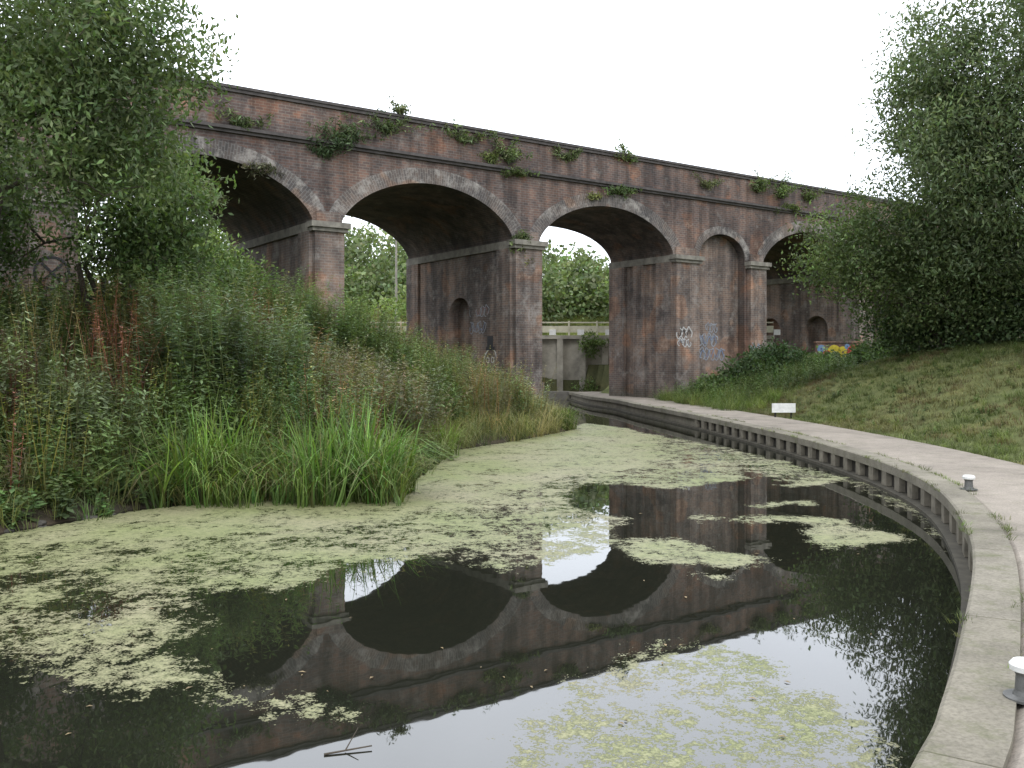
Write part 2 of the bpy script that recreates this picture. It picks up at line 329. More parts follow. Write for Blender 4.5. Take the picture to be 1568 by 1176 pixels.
a=Acc(); strip(a,[(.30,.375),(.34,.40),(1.2,.41),(2.05,.40),(2.2,.36),(2.35,.2)]); a.make('towpath',pathmat('path_gravel',(.255,.225,.19),0,.25))
a=Acc(); strip(a,[(.10,-.9),(.10,.27)]); strip(a,[(.10,.27),(0,.275),(-.005,.40),(.015,.415),(.30,.415),(.302,.36)]); cw=a.make('canal_edge_wall',pathmat('coping_concrete',(.21,.192,.155),2.3,.6))
a=Acc(); b_=Acc()
def ob(acc,s0,s1,d0,d1,z0,z1):
    def P(s,z,d):
        x=np.interp(s,S,E[:,0]);y=np.interp(s,S,E[:,1]);rx=np.interp(s,S,Rn[:,0]);ry=np.interp(s,S,Rn[:,1]); return (x+rx*d,y+ry*d,z)
    acc.box(P,s0,s1,z0,z1,d0,d1)
s9=S[np.argmin(np.hypot(E[:,0]-4.2,E[:,1]-8.5))]; s37=S[np.argmin(np.hypot(E[:,0]-5.2,E[:,1]-27))]
s=s9
while s<s37:
    ob(a,s,s+rng.uniform(.2,.26),.01,.096,.055,.273); s+=.66
strip(b_,[(.10,-.3),(-.09,-.3),(-.09,.05),(.10,.05)])
a.make('piling_posts',M_POST,cw); b_.make('waling_beam',plain('wet_timber',(.06,.054,.04),.8,.4,6.),cw)
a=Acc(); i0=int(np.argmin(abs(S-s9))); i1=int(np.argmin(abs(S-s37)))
strip(a,[(.098,.052),(.098,.272)],i0,i1); a.make('slot_shadow_strip',M_DARK,cw)  # dark sheet over the wall face, painting in shade between the posts
# far ledge + wall
a=Acc(); I=lambda u,z,d:(u,46.72+d,z)
a.box(I,-10,2.95,-.8,.42,0,.5); a.box(I,2.95,8,-.8,.36,0.02,.5); a.make('canal_ledge',M_CONC)
rw=empty('retaining_wall'); a=Acc(); IW=lambda u,z,d:(u,49.0+d,z)
a.box(IW,-12,14,0,3.15,0,.4); a.box(IW,-12,14,3.15,3.34,-.25,.5)
for k in range(22): a.box(IW,-12+k*1.2,-12+k*1.2+.32,0,3.148,-.24,-.001)
a.make('wall_panels',plain('stained_concrete',(.29,.27,.225),.9,.4,1.5),rw)
rl=empty('footbridge_railing'); a=Acc()
a.box(IW,-12,14,3.5,3.85,-.05,.02); a.box(IW,-12,14,4.0,4.07,-.05,.02)
for k in range(18): a.box(IW,-12+k*1.5,-12+k*1.5+.1,3.342,4.12,-.09,-.051)
a.make('rails',M_CREAM,rl)
a=Acc()
for k in range(18): a.box(IW,-11.5+k*1.5,-11.5+k*1.5+.35,3.36,3.66,-.12,-.055)
a.make('white_blocks',M_WHITE,rl)

# ------------------------------------------------------------------ viaduct
O=(.507,33.8); D=(.818,.575)
def M(t,wd,z): return (O[0]+D[0]*t-D[1]*wd, O[1]+D[1]*t+D[0]*wd, z)
def Wd(t): return 7.9-4.0*float(ss(.7,7.5,t))+4.0*float(ss(7.6,13.2,t))
via=empty('brick_viaduct')
ZS,ZC,ZT=6.42,8.08,10.08
def curve(u,a_,b_,zs,zc,kind):
    h=(b_-a_)/2; x=max(-1,min(1,(u-(a_+b_)/2)/h)); r=zc-zs
    e=sqrt(max(0,1-x*x))
    if kind=='n': return zs+r*e
    R=(h*h+r*r)/(2*r); sg=(sqrt(max(0,R*R-(x*h)**2))-(R-r))/r
    return zs+r*(.5*e+.5*sg)
def us(a_,b_,n=28): return [ (a_+b_)/2-(b_-a_)/2*cos(pi*i/n) for i in range(n+1)]
front=Acc(); soff=Acc(); pier=Acc()
def opening(P,a_,b_,z0,zs,zc,z1,depth,kind,wall=front,niche=True,back=None,sof=soff):
    U=us(a_,b_); arc=0
    dp=depth if callable(depth) else (lambda u:depth)
    for u0,u1 in zip(U[:-1],U[1:]):
        c0=curve(u0,a_,b_,zs,zc,kind);c1=curve(u1,a_,b_,zs,zc,kind); l=math.hypot(u1-u0,c1-c0)
        wall.q(P(u0,c0,0),P(u1,c1,0),P(u1,z1,0),P(u0,z1,0),(u0,c0),(u1,c1),(u1,z1),(u0,z1))
        sof.q(P(u0,c0,0),P(u0,c0,dp(u0)),P(u1,c1,dp(u1)),P(u1,c1,0),(0,arc),(dp(u0),arc),(dp(u1),arc+l),(0,arc+l)); arc+=l
        if niche: (back or wall).q(P(u0,z0,dp(u0)),P(u1,z0,dp(u1)),P(u1,c1,dp(u1)),P(u0,c0,dp(u0)),(u0,z0),(u1,z0),(u1,c1),(u0,c0))
    if niche:
        for u in (a_,b_): sof.q(P(u,z0,0),P(u,z0,dp(u)),P(u,zs,dp(u)),P(u,zs,0),(0,z0),(dp(u),z0),(dp(u),zs),(0,zs))
def solid(P,a_,b_,z0,z1,wall=front):
    wall.q(P(a_,z0,0),P(b_,z0,0),P(b_,z1,0),P(a_,z1,0),(a_,z0),(b_,z0),(b_,z1),(a_,z1))
PF=lambda u,z,d:M(u,d,z)
spans=[(-23.3,-16.4),(-15.27,-8.37),(-7.36,-.6),(.6,7.58),(13.27,20.25),(21.4,28.3),(29.5,36.4)]
solids=[(-45,-23.3),(-16.4,-15.27),(-8.37,-7.36),(-.6,.6),(7.58,9.13),(12.04,13.27),(20.25,21.4),(28.3,29.5),(36.4,60)]
for a_,b_ in spans: opening(PF,a_,b_,0,ZS,ZC,ZT,Wd,'v',niche=False)
for a_,b_ in solids: solid(PF,a_,b_,-1,ZT)
opening(PF,9.13,12.04,-1,6.45,7.5,ZT,.38,'n',back=pier)
PB=lambda u,z,d:M(u,Wd(u)-d,z)
dummy=Acc()
for a_,b_ in spans: opening(PB,a_,b_,0,ZS,ZC,ZT,0.01,'v',niche=False,sof=dummy)
for a_,b_ in solids: solid(PB,a_,b_,-1,ZT)
for k in range(8): solid(PB,9.13+k*2.91/8,9.13+(k+1)*2.91/8,-1,ZT)
def side(t,sg,ops=()):
    P=lambda u,z,d:M(t+sg*d,u,z); W=Wd(t); u=0
    for (ua,ub,zs,zc,dep) in ops:
        solid(P,u,ua,-1,ZS,pier); opening(P,ua,ub,0,zs,zc,ZS,dep,'n',wall=pier,sof=pier); u=ub
    solid(P,u,W,-1,ZS,pier)
    imp.box(P,0,W,6.12,6.40,-.10,0)
    pl=[(.0,.9),(W-1.0,W)]+([(1.7,2.3)] if abs(t-7.58)<.01 else [])
    for (ua,ub) in pl: pier.box(P,ua+.002,ub-.002,-1,6.115,-.10,0)
imp=Acc()
for i,(a_,b_) in enumerate(spans):
    ops=[]
    if abs(b_+.6)<.01: ops=[(2.85,4.5,3.75,4.5,.45)]
    if abs(b_-20.25)<.01: ops=[(1.6,3.0,3.6,4.3,.45),(4.6,6.0,3.6,4.3,.45)]
    if abs(b_+8.37)<.01: ops=[(2.85,4.5,3.9,4.6,.45)]
    side(b_,1,ops); side(a_,-1)
for a_,b_ in [(-16.4,-15.27),(-8.37,-7.36),(-.6,.6),(7.58,8.95),(12.2,13.27),(20.25,21.4),(28.3,29.5)]:
    pier.box(PF,a_+.003,b_-.003,-1,6.10,-.22,-.002)
    pier.box(PF,a_-.04,b_+.04,-1,1.2,-.30,-.222)
    imp.box(PF,a_-.10,b_+.10,6.10,6.22,-.30,.06)
    imp.box(PF,a_-.16,b_+.16,6.222,6.40,-.38,.06)
    pier.box(PF,a_+.10,b_-.10,6.402,6.75,-.12,-.05)
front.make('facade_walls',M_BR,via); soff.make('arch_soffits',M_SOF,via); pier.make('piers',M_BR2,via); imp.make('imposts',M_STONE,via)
ring=Acc()
for i,(a_,b_) in enumerate(spans+[(9.13,12.04)]):
    kind='v' if i<7 else 'n'; zs,zc=(ZS,ZC) if i<7 else (6.45,7.5); th=.52 if i<7 else .34
    U=us(a_,b_,36); C=np.array([(u,curve(u,a_,b_,zs,zc,kind)) for u in U]); Tn=np.gradient(C,axis=0); Tn/=np.linalg.norm(Tn,axis=1)[:,None]
    Nn=np.stack([-Tn[:,1],Tn[:,0]],1); Oo=C+Nn*th; w0=-.035-(.012 if i%2 else 0); arc=0
    for k in range(len(U)-1):
        l=np.linalg.norm(C[k+1]-C[k]); c0,c1,o0,o1=C[k],C[k+1],Oo[k],Oo[k+1]
        ring.q(M(c0[0],w0,c0[1]),M(c1[0],w0,c1[1]),M(o1[0],w0,o1[1]),M(o0[0],w0,o0[1]),(0,arc),(0,arc+l),(th,arc+l),(th,arc))
        ring.q(M(o0[0],w0,o0[1]),M(o1[0],w0,o1[1]),M(o1[0],0,o1[1]),M(o0[0],0,o0[1]))
        ring.q(M(c1[0],w0,c1[1]),M(c0[0],w0,c0[1]),M(c0[0],0,c0[1]),M(c1[0],0,c1[1])); arc+=l
ring.make('arch_rings',M_RING,via)
cp=Acc()
cp.box(PF,-45,60,8.84,8.93,-.09,-.002); cp.box(PF,-45,60,8.932,9.03,-.17,-.002)
cp.box(PF,-45,60,ZT+.001,ZT+.10,-.07,.42); cp.box(PF,-45,60,ZT+.102,ZT+.19,-.11,.46)
cp.make('coping_and_string_course',M_COPE,via)
dk=Acc()
tt=np.linspace(-45,60,106)
for t0,t1 in zip(tt[:-1],tt[1:]): dk.q(M(t0,.4,ZT),M(t1,.4,ZT),M(t1,Wd(t1),ZT),M(t0,Wd(t0),ZT))
dk.make('deck',M_CONC,via)
def ribbon(acc,P,pts,wd,d):
    pts=np.array(pts,float); Tn=np.gradient(pts,axis=0); Tn/=np.linalg.norm(Tn,axis=1)[:,None]+1e-9; Nn=np.stack([-Tn[:,1],Tn[:,0]],1)*wd/2
    for k in range(len(pts)-1):
        q=[pts[k]-Nn[k],pts[k+1]-Nn[k+1],pts[k+1]+Nn[k+1],pts[k]+Nn[k]]; acc.q(*[P(v[0],v[1],d) for v in q])
gcol={'white':(.42,.42,.41),'blue':(.13,.18,.28),'black':(.02,.02,.022),'pink':(.25,.13,.14),'grey':(.22,.235,.26)}
gm={k:plain('spray_paint_'+k,v,.6,.25,5.,.05) for k,v in gcol.items()}
gacc={k:Acc() for k in gcol}
def tag(P,u,z,sz,n,c1,c2,d,seed,up=1.,tw=1.):
    r=np.random.default_rng(seed)
    for k in range(n):
        cu=u+k*sz*.8; th=np.linspace(0,2*pi*r.uniform(.7,1),16); ph=r.uniform(0,6)
        pts=np.stack([cu+sz*.45*np.cos(th+ph)*(1+.3*np.sin(2*th)),z+sz*.6*up*np.sin(th+ph)*(1+.25*np.cos(3*th+ph))],1)
        ribbon(gacc[c1],P,pts,sz*.14*tw,d)
        pts2=np.stack([cu+sz*.3*np.linspace(-1,1,6),z+sz*.4*np.sin(np.linspace(0,4,6)+ph)],1); ribbon(gacc[c2],P,pts2,sz*.10*tw,d-.004)
S3=lambda u,z,d:M(-.6+d,u,z)
cu,cz=1.45,1.9
th=np.linspace(0,2*pi,24)
f2=lambda pts,c,wd,d=-.012:ribbon(gacc[c],S3,pts,wd,d)
f2(np.stack([cu+.45*np.cos(th),cz+.55*np.sin(th)*(1-.2*np.cos(th))],1),'white',.06)
f2(np.stack([cu+.3*np.cos(th),cz-.9+.45*np.sin(th)],1),'white',.05)
for ox in (-.16,.16): f2(np.stack([cu+ox+.09*np.cos(th),cz+.12+.1*np.sin(th)],1),'white',.05)
f2([(cu-.2,cz-.25),(cu,cz-.33),(cu+.2,cz-.25)],'white',.05)
f2([(cu-.2,cz+.82),(cu+.2,cz+.82)],'black',.42)
f2([(cu-.3,cz+.55),(cu+.28,cz+.55)],'black',.12,-.018)
tag(S3,1.9,3.3,.36,4,'grey','blue',-.012,3,1,.7); tag(S3,1.7,3.9,.34,3,'grey','pink',-.012,5,1,.7)
tag(S3,3.1,4.0,.4,2,'grey','pink',.438,8,1,.8)
tag(PF,7.75,3.15,.34,3,'white','black',-.232,11,1.1); tag(PF,7.8,2.75,.30,3,'white','grey',-.232,12,.8)
tag(PF,9.5,2.9,.42,4,'grey','blue',.37,13); tag(PF,9.4,2.3,.40,6,'grey','blue',.37,14); tag(PF,10.1,3.45,.3,3,'grey','grey',.37,15)
tag(PF,12.3,2.6,.26,3,'grey','blue',-.232,16)
ribbon(gacc['black'],PF,np.stack([-15.85+.42*np.cos(th),4.35+.42*np.sin(th)],1),.07,-.232)
ribbon(gacc['black'],PF,[(-16.1,4.1),(-15.6,4.6)],.07,-.236); ribbon(gacc['black'],PF,[(-16.1,4.6),(-15.6,4.1)],.07,-.24)
for k,a in gacc.items():
    if a.F: a.make('graffiti_'+k,gm[k],via)

# ------------------------------------------------------------------ plants templates
def cat(L):
    V=[];Fq=[];C=[];n=0
    for v,f_,c in L: V.append(v);Fq.append(f_+n);C.append(c);n+=len(v)
    return np.concatenate(V),np.concatenate(Fq),np.concatenate(C)
def blade(h,wd,lean,yaw,x0=0,y0=0,segs=3,c0=(.6,.6,.6),c1=(1,1,1),fall=.35):
    s=np.linspace(0,1,segs+1); r=lean*s**2*h; z=h*(s-fall*lean*s**3); ww=wd*np.maximum(1-s**1.6,.06)
    dx,dy=cos(yaw),sin(yaw); V=[];
    for i in range(segs+1):
        V+= [(x0+dx*r[i]-dy*ww[i]/2,y0+dy*r[i]+dx*ww[i]/2,z[i]),(x0+dx*r[i]+dy*ww[i]/2,y0+dy*r[i]-dx*ww[i]/2,z[i])]
    Fq=np.array([(2*i,2*i+1,2*i+3,2*i+2) for i in range(segs)]); C=np.repeat(np.array([np.array(c0)*(1-t)+np.array(c1)*t for t in s]),2,0)
    return np.array(V),Fq,C*rng.uniform(.75,1.25)
def tuft(n,h,wd,rad,lean,segs=2,**k):
    L=[]
    for i in range(n):
        a=rng.uniform(0,6.28); r=rad*sqrt(rng.random()); L.append(blade(h*rng.uniform(.5,1.1),wd*rng.uniform(.6,1.2),lean*rng.uniform(.2,1.4),a+rng.normal(0,.5),r*cos(a),r*sin(a),segs,**k))
    return cat(L)
def stalk(h,nl,ll,lw,droop=.2,stem=(.8,.7,.5),leaf=(1,1,1),top=None,branch=1):
    L=[]
    for bI in range(branch):
        bx,by=(0,0) if bI==0 else (rng.normal(0,.12),rng.normal(0,.12)); hh=h*(1 if bI==0 else rng.uniform(.6,.95)); lx,ly=rng.normal(0,.12,2)
        for yaw in (0,1.57):
            v,f_,c=blade(hh,.014,0,yaw,bx,by,2,stem,stem); v[:,0]+=lx*v[:,2]; v[:,1]+=ly*v[:,2]; L.append((v,f_,c))
        for i in range(nl):
            t=.12+.88*(i+rng.random())/nl; z=t*hh; a=rng.uniform(0,6.28); l=ll*(1.15-.65*t)*rng.uniform(.7,1.2); w_=lw*(1.1-.55*t)
            ca,sa=cos(a),sin(a); dz=l*rng.uniform(-droop-.3,.5-droop); p0=np.array([bx+lx*z,by+ly*z,z]); d=np.array([ca*l,sa*l,dz]); wv=np.array([-sa,ca,rng.uniform(-.4,.4)])*w_/2
            V=np.array([p0,p0+d*.45+wv,p0+d,p0+d*.45-wv]); sh=rng.uniform(.75,1.2)*(.65+.4*t)
            cl=np.array(leaf if (top is None or t<.68) else top)*sh
            L.append((V,np.array([[0,1,2,3]]),np.tile(cl,(4,1))))
    return cat(L)
def scatter(T,px,py,pz,sc,col,lean=.1):
    n=len(px); ti=rng.integers(0,len(T),n); yaw=rng.uniform(0,6.28,n); lx=rng.normal(0,lean,n); ly=rng.normal(0,lean,n)
    VV=[];FF=[];CC=[];off_=0
    for k,(v,f_,c) in enumerate(T):
        m_=np.where(ti==k)[0]
        if len(m_)==0: continue
        ca=np.cos(yaw[m_])[:,None]; sa=np.sin(yaw[m_])[:,None]; s_=sc[m_][:,None]
        z=v[None,:,2]*s_; x=(v[None,:,0]*ca-v[None,:,1]*sa)*s_+lx[m_][:,None]*z+px[m_][:,None]; y=(v[None,:,0]*sa+v[None,:,1]*ca)*s_+ly[m_][:,None]*z+py[m_][:,None]
        z=z+pz[m_][:,None]; V=np.stack([x,y,z],-1).reshape(-1,3)
        Ff=(f_[None]+(np.arange(len(m_))*len(v))[:,None,None]).reshape(-1,4)+off_; off_+=len(V)
        VV.append(V);FF.append(Ff);CC.append((c[None]*col[m_][:,None,:]).reshape(-1,3))
    return np.concatenate(VV),np.concatenate(FF),np.concatenate(CC)
def colvar(n,base,v=.2,hue=.1):
    b=np.array(base)[None]*np.exp(rng.normal(0,v,(n,1))); return b*(1+rng.normal(0,hue,(n,3)))
def place(name,T,px,py,base,sc0,sc1,lean=.1,v=.2,mat=None,zoff=0.,pz=None,hue=.08):
    n=len(px); pz=height(px,py)[0]+zoff if pz is None else pz
    sc=rng.uniform(sc0,sc1,n); col=colvar(n,base,v,hue) if not isinstance(base,np.ndarray) else base
    V,F_,C=scatter(T,px,py,pz,sc,np.clip(col,.005,1),lean)
    return quadmesh(name,V,F_,mat or M_GRASS,col=C)
viaw=lambda x,y:((x-O[0])*(-D[1])+(y-O[1])*D[0])
def bankpts(n,dmin,dmax,y0=8,y1=40,x0=-17,x1=2.2):
    x=rng.uniform(x0,x1,n*4); y=rng.uniform(y0,y1,n*4); h,i_,a,b,c=height(x,y); ok=(~i_)&(a>dmin)&(a<dmax)&(a<b)&(viaw(x,y)<8)
    t=(x-O[0])*D[0]+(y-O[1])*D[1]; w_=viaw(x,y); inp=np.zeros(len(x),bool)
    for p0,p1 in solids: inp|=(t>p0-.2)&(t<p1+.2)&(w_>-.35)&(w_<8)
    ok&=~inp
    return x[ok][:n],y[ok][:n]
T_g=[tuft(16,.55,.014,.16,.8) for _ in range(4)]
x,y=bankpts(6000,.1,14); g=nz(x,y,.6,5)[:,None]
c=np.where(g>.15,np.array([.15,.15,.065]),np.array([.09,.13,.04]))*np.exp(rng.normal(0,.25,(len(x),1)))
place('bank_grass',T_g,x,y,c,.6,1.4,.15)
T_n=[stalk(1.05,26,.17,.055,.3,(.7,.6,.5),(1,1,1),None,2) for _ in range(5)]
T_w=[stalk(1.25,34,.13,.03,.1,(1.3,.8,.6),(1,1,1),(1.6,1.15,1.05),2) for _ in range(5)]
x,y=bankpts(5600,.7,15); g=nz(x,y,.45,9); h_=nz(x,y,.9,12)
left=x< -5.5
c=np.zeros((len(x),3)); c[:]=(.10,.15,.055)
c[g>.1]=(.135,.17,.09); c[g<-.25]=(.085,.125,.042); c[(h_>.40)]=(.15,.13,.08); c[(h_>.38)&left]=(.135,.09,.07)
c*=np.exp(rng.normal(0,.28,(len(x),1)))
k=h_>.05
place('nettles',T_n,x[~k],y[~k],c[~k],.6,1.45,.14)
place('willowherb',T_w,x[k],y[k],c[k],.6,1.4,.14)
def patch(cx,cy,rx,ry,n):
    a=rng.uniform(0,6.28,n); r=np.sqrt(rng.random(n)); return cx+rx*r*np.cos(a),cy+ry*r*np.sin(a)
T_s=[stalk(1.5,60,.17,.034,.1,(.8,.7,.5),(1,1,1),None,3) for _ in range(4)]
x,y=patch(-5.3,17.4,1.4,1.8,120); place('osier_shrub',T_s,x,y,(.14,.19,.105),1.05,1.6,.16,.22)
x,y=patch(-3.0,19.0,1.5,2.0,130); place('rosebay_willowherb',T_s,x,y,(.155,.15,.09),.8,1.3,.18,.22)
x,y=patch(-3.4,15.6,1.3,1.0,70); place('osier_shrub',T_s,x,y,(.11,.16,.065),.6,1.05,.2,.2)
x,y=patch(-5.2,25.0,2.2,1.5,130); place('osier_shrub',T_s,x,y,(.12,.17,.075),.95,1.5,.18,.22)
x,y=patch(-2.6,24.0,1.3,1.6,80); place('osier_shrub',T_s,x,y,(.115,.16,.07),.75,1.2,.18,.22)
x,y=patch(-1.0,25.5,1.0,2.2,60); place('rosebay_willowherb',T_s,x,y,(.14,.14,.085),.6,.95,.18,.2)
x,y=patch(-9.0,14.0,2.0,1.5,60); place('osier_shrub',T_s,x,y,(.10,.15,.055),.5,.85,.2,.2)
T_d=[stalk(1.3,90,.05,.04,-.1,(1,.6,.5),(1,1,1),None,4) for _ in range(3)]
x,y=bankpts(60,1.5,9,9,24,-14,-5.2); place('dock_plants',T_d,x,y,(.095,.055,.042),.7,1.2,.1,.3)
x,y=patch(-7.4,13.5,.5,.5,9); place('dock_plants',T_d,x,y,(.075,.042,.033),.9,1.3,.1,.2)
# reeds
T_r=[tuft(8,1.4,.028,.16,.65,5,c0=(.4,.42,.32),c1=(1.1,1.12,1.0),fall=.75) for _ in range(6)]
n=300; u=rng.random(n); v_=rng.random(n); x=-4.75+u*3.1+rng.normal(0,.08,n); y=12.35+v_*1.45+.25*u+.14*np.sin(u*17); pz=np.full(n,-.05)
hs=np.clip(.68+.28*np.sin(u*9+1)+.5*v_+rng.normal(0,.12,n),.45,1.4)
V,F_,C=scatter(T_r,x,y,pz,hs,np.clip(colvar(n,(.118,.18,.052),.25,.12),.01,1),.13); quadmesh('reed_bed',V,F_,M_GRASS,col=C)
T_r2=[tuft(6,1.3,.016,.2,.8,5,c0=(.6,.55,.4),c1=(1.1,1.05,.95),fall=.8) for _ in range(3)]
x=-4.9+rng.random(110)*3.3; y=12.7+rng.random(110)*1.4; place('sedge',T_r2,x,y,(.18,.18,.09),.7,1.3,.22,.2,pz=np.full(110,-.03))
T_i=[tuft(30,.8,.03,.2,.7,4,c0=(.4,.45,.35),c1=(1,1.05,.9),fall=.6) for _ in range(3)]
for (px_,py_,n,cx) in ((665,690,7,(.16,.21,.05)),(20,760,5,(.13,.19,.05)),(110,640,5,(.14,.19,.05)),(790,650,12,(.11,.17,.045)),(860,652,10,(.11,.16,.05))):
    X,Y=Wp(px_,py_,.1); x,y=patch(X,Y,.45,.45,n); place('iris_clump',T_i,x,y,cx,.7,1.2,.15,.15,pz=np.maximum(height(x,y)[0],0))
T_t=[tuft(46,.95,.012,.22,1.1,4,c0=(.6,.6,.45),c1=(1.1,1.05,.95),fall=.75) for _ in range(3)]
x,y=bankpts(250,.0,3.2,18,33,-3,2.2); place('tall_pale_grass',T_t,x,y,(.22,.22,.11),.7,1.25,.2,.25)
x,y=bankpts(180,.3,4.5,14,30,-6,1); place('tall_pale_grass',T_t,x,y,(.17,.19,.08),.6,1.15,.2,.2)
x,y=bankpts(420,.0,.9,9,20,-14,-1); place('shore_grass',T_g,x,y,(.12,.16,.06),.5,1.1,.2,.2)
T_l=[stalk(.35,22,.13,.08,.2,(.6,.6,.4),(1,1,1),None,2) for _ in range(4)]
x,y=bankpts(1300,.15,3.5,8,20,-14,-1); place('ground_herbs',T_l,x,y,(.10,.145,.055),.6,1.3,.15,.3)
def rock(cx,cy,cz,r,seed):
    q=np.random.default_rng(seed); n,mm=8,6; P=np.zeros((mm+1,n,3))
    for i in range(mm+1):
        for j in range(n):
            ph=pi*i/mm; th_=2*pi*j/n; rr=r*(1+.22*sin(3*th_+seed)+.15*q.normal())
            if i in(0,mm): rr=r; th_=0
            P[i,j]=(cx+rr*sin(ph)*cos(th_),cy+rr*sin(ph)*sin(th_),cz+.55*rr*cos(ph))
    return P
a=Acc()
for k in range(70):
    q=rng.random(); i=rng.integers(2,5); X=Lsh[i][0]*(1-q)+Lsh[i+1][0]*q+rng.normal(0,.12); Y=Lsh[i][1]*(1-q)+Lsh[i+1][1]*q+abs(rng.normal(.25,.3)); P=rock(X,Y,float(height([X],[Y])[0][0])+.0,rng.uniform(.03,.09),k)
    for i in range(6):
        for j in range(8): a.q(P[i,j],P[i,(j+1)%8],P[i+1,(j+1)%8],P[i+1,j])
a.make('bank_stones',M_DIRT)

def rightpts(n,d0,d1,y0,y1,x1=22):
    x=rng.uniform(2,x1,n*5); y=rng.uniform(y0,y1,n*5); h,i_,a,b,c=height(x,y); ok=(~i_)&(b>d0)&(b<d1)&(b<a)&(viaw(x,y)<-.4); return x[ok][:n],y[ok][:n]
T_lawn=[tuft(14,.16,.010,.14,.9,2) for _ in range(4)]
x,y=rightpts(13000,2.1,12,10,37); g=nz(x,y,.8,21)[:,None]; g2=nz(x,y,2.2,24)[:,None]
c=np.where(g>.2,np.array([.155,.148,.07]),np.array([.11,.138,.05])); c=np.where(g2>.45,np.array([.145,.115,.062]),c)*np.exp(rng.normal(0,.28,(len(x),1)))
place('lawn_grass',T_lawn,x,y,c,.4,1.35,.25)
x,y=rightpts(500,2.2,9,11,36); place('lawn_tussocks',T_t,x,y,(.13,.145,.06),.12,.32,.25,.3)
x,y=rightpts(320,2.2,3.3,9,38); place('verge_grass',T_t,x,y,(.13,.17,.055),.15,.45,.2,.25)
x,y=rightpts(60,2.9,4.5,10.5,16); place('verge_grass',T_t,x,y,(.14,.18,.06),.35,.7,.2,.25)
x,y=rightpts(500,2.6,8,12,34); place('lawn_weeds',T_l,x,y,(.09,.14,.045),.25,.6,.15,.3)
si=rng.uniform(s9-9,s37+6,700); d=rng.choice([.31,.33,.36,-.005],700)+rng.normal(0,.012,700); x=np.interp(si,S,E[:,0])+np.interp(si,S,Rn[:,0])*d; y=np.interp(si,S,E[:,1])+np.interp(si,S,Rn[:,1])*d
kk=nz(si,si*0,1.7,77)>-.15
place('path_edge_weeds',T_lawn,x[kk],y[kk],(.12,.15,.05),.15,.55,.3,.3,pz=np.full(kk.sum(),.40))
x,y=rightpts(700,1.9,8,31,40.5,12.3); place('nettles',T_n,x,y,(.09,.135,.045),.4,.9,.12,.2)
x,y=rightpts(170,1.6,4,29,38,10); place('tall_pale_grass',T_t,x,y,(.13,.18,.06),.5,.9,.2,.2)

# ------------------------------------------------------------------ trees
def leaves(cent,n_each,sig,ll,lw,base,var=.18,droop=0.,clvar=.22,flat=.75):
    k=len(cent); cid=np.repeat(np.arange(k),n_each); n=len(cid)
    P=cent[cid]+rng.normal(0,1,(n,3))*np.array([sig,sig,sig*flat])
    d=rng.normal(0,1,(n,3)); d[:,2]-=droop; d/=np.linalg.norm(d,axis=1)[:,None]
    e=np.cross(d,rng.normal(0,1,(n,3))); e/=np.linalg.norm(e,axis=1)[:,None]
    s_=rng.uniform(.65,1.25,(n,1)); a=d*ll*.5*s_; b=e*lw*.5*s_
    V=np.stack([P-a,P+b,P+a,P-b],1).reshape(-1,3)
    cl=np.exp(rng.normal(0,clvar,k))[cid]*np.exp(rng.normal(0,var,n)); C=np.array(base)[None]*cl[:,None]*(1+rng.normal(0,.06,(n,3)))
    return V,np.arange(n*4).reshape(-1,4),np.repeat(np.clip(C,.004,1),4,0)
def blobpts(blobs,n,pw=.42,gap=-.35,gs=.9,seed=1):
    vol=np.array([b[3]*b[4]*b[5] for b in blobs])**.8; bi=rng.choice(len(blobs),n*3,p=vol/vol.sum()); B=np.array(blobs)[bi]
    d=rng.normal(0,1,(n*3,3)); d/=np.linalg.norm(d,axis=1)[:,None]; r=rng.random((n*3,1))**pw
    rad=1+.18*nz(d[:,0]*3+bi,d[:,1]*3+d[:,2]*2,1.,seed)[:,None]
    P=B[:,:3]+d*r*B[:,3:]*rad
    g=nz(P[:,0]+P[:,2]*.6,P[:,1]-P[:,2]*.8,gs,seed+5); P=P[g>gap]; return P[:n]
def tubes(segs,name,mat,parent):
    a=Acc(); k=6
    for p,q,r0,r1 in segs:
        p=np.array(p);q=np.array(q);d=q-p;L=np.linalg.norm(d)
        if L<1e-4: continue
        d/=L; u=np.cross(d,[0.3,.9,.1]); u/=np.linalg.norm(u); v=np.cross(d,u)
        A_=[p+r0*(u*cos(2*pi*i/k)+v*sin(2*pi*i/k)) for i in range(k)]; B_=[q+r1*(u*cos(2*pi*i/k)+v*sin(2*pi*i/k)) for i in range(k)]
        for i in range(k): j=(i+1)%k; a.q(A_[i],A_[j],B_[j],B_[i])
    a.make(name,mat,parent,True)
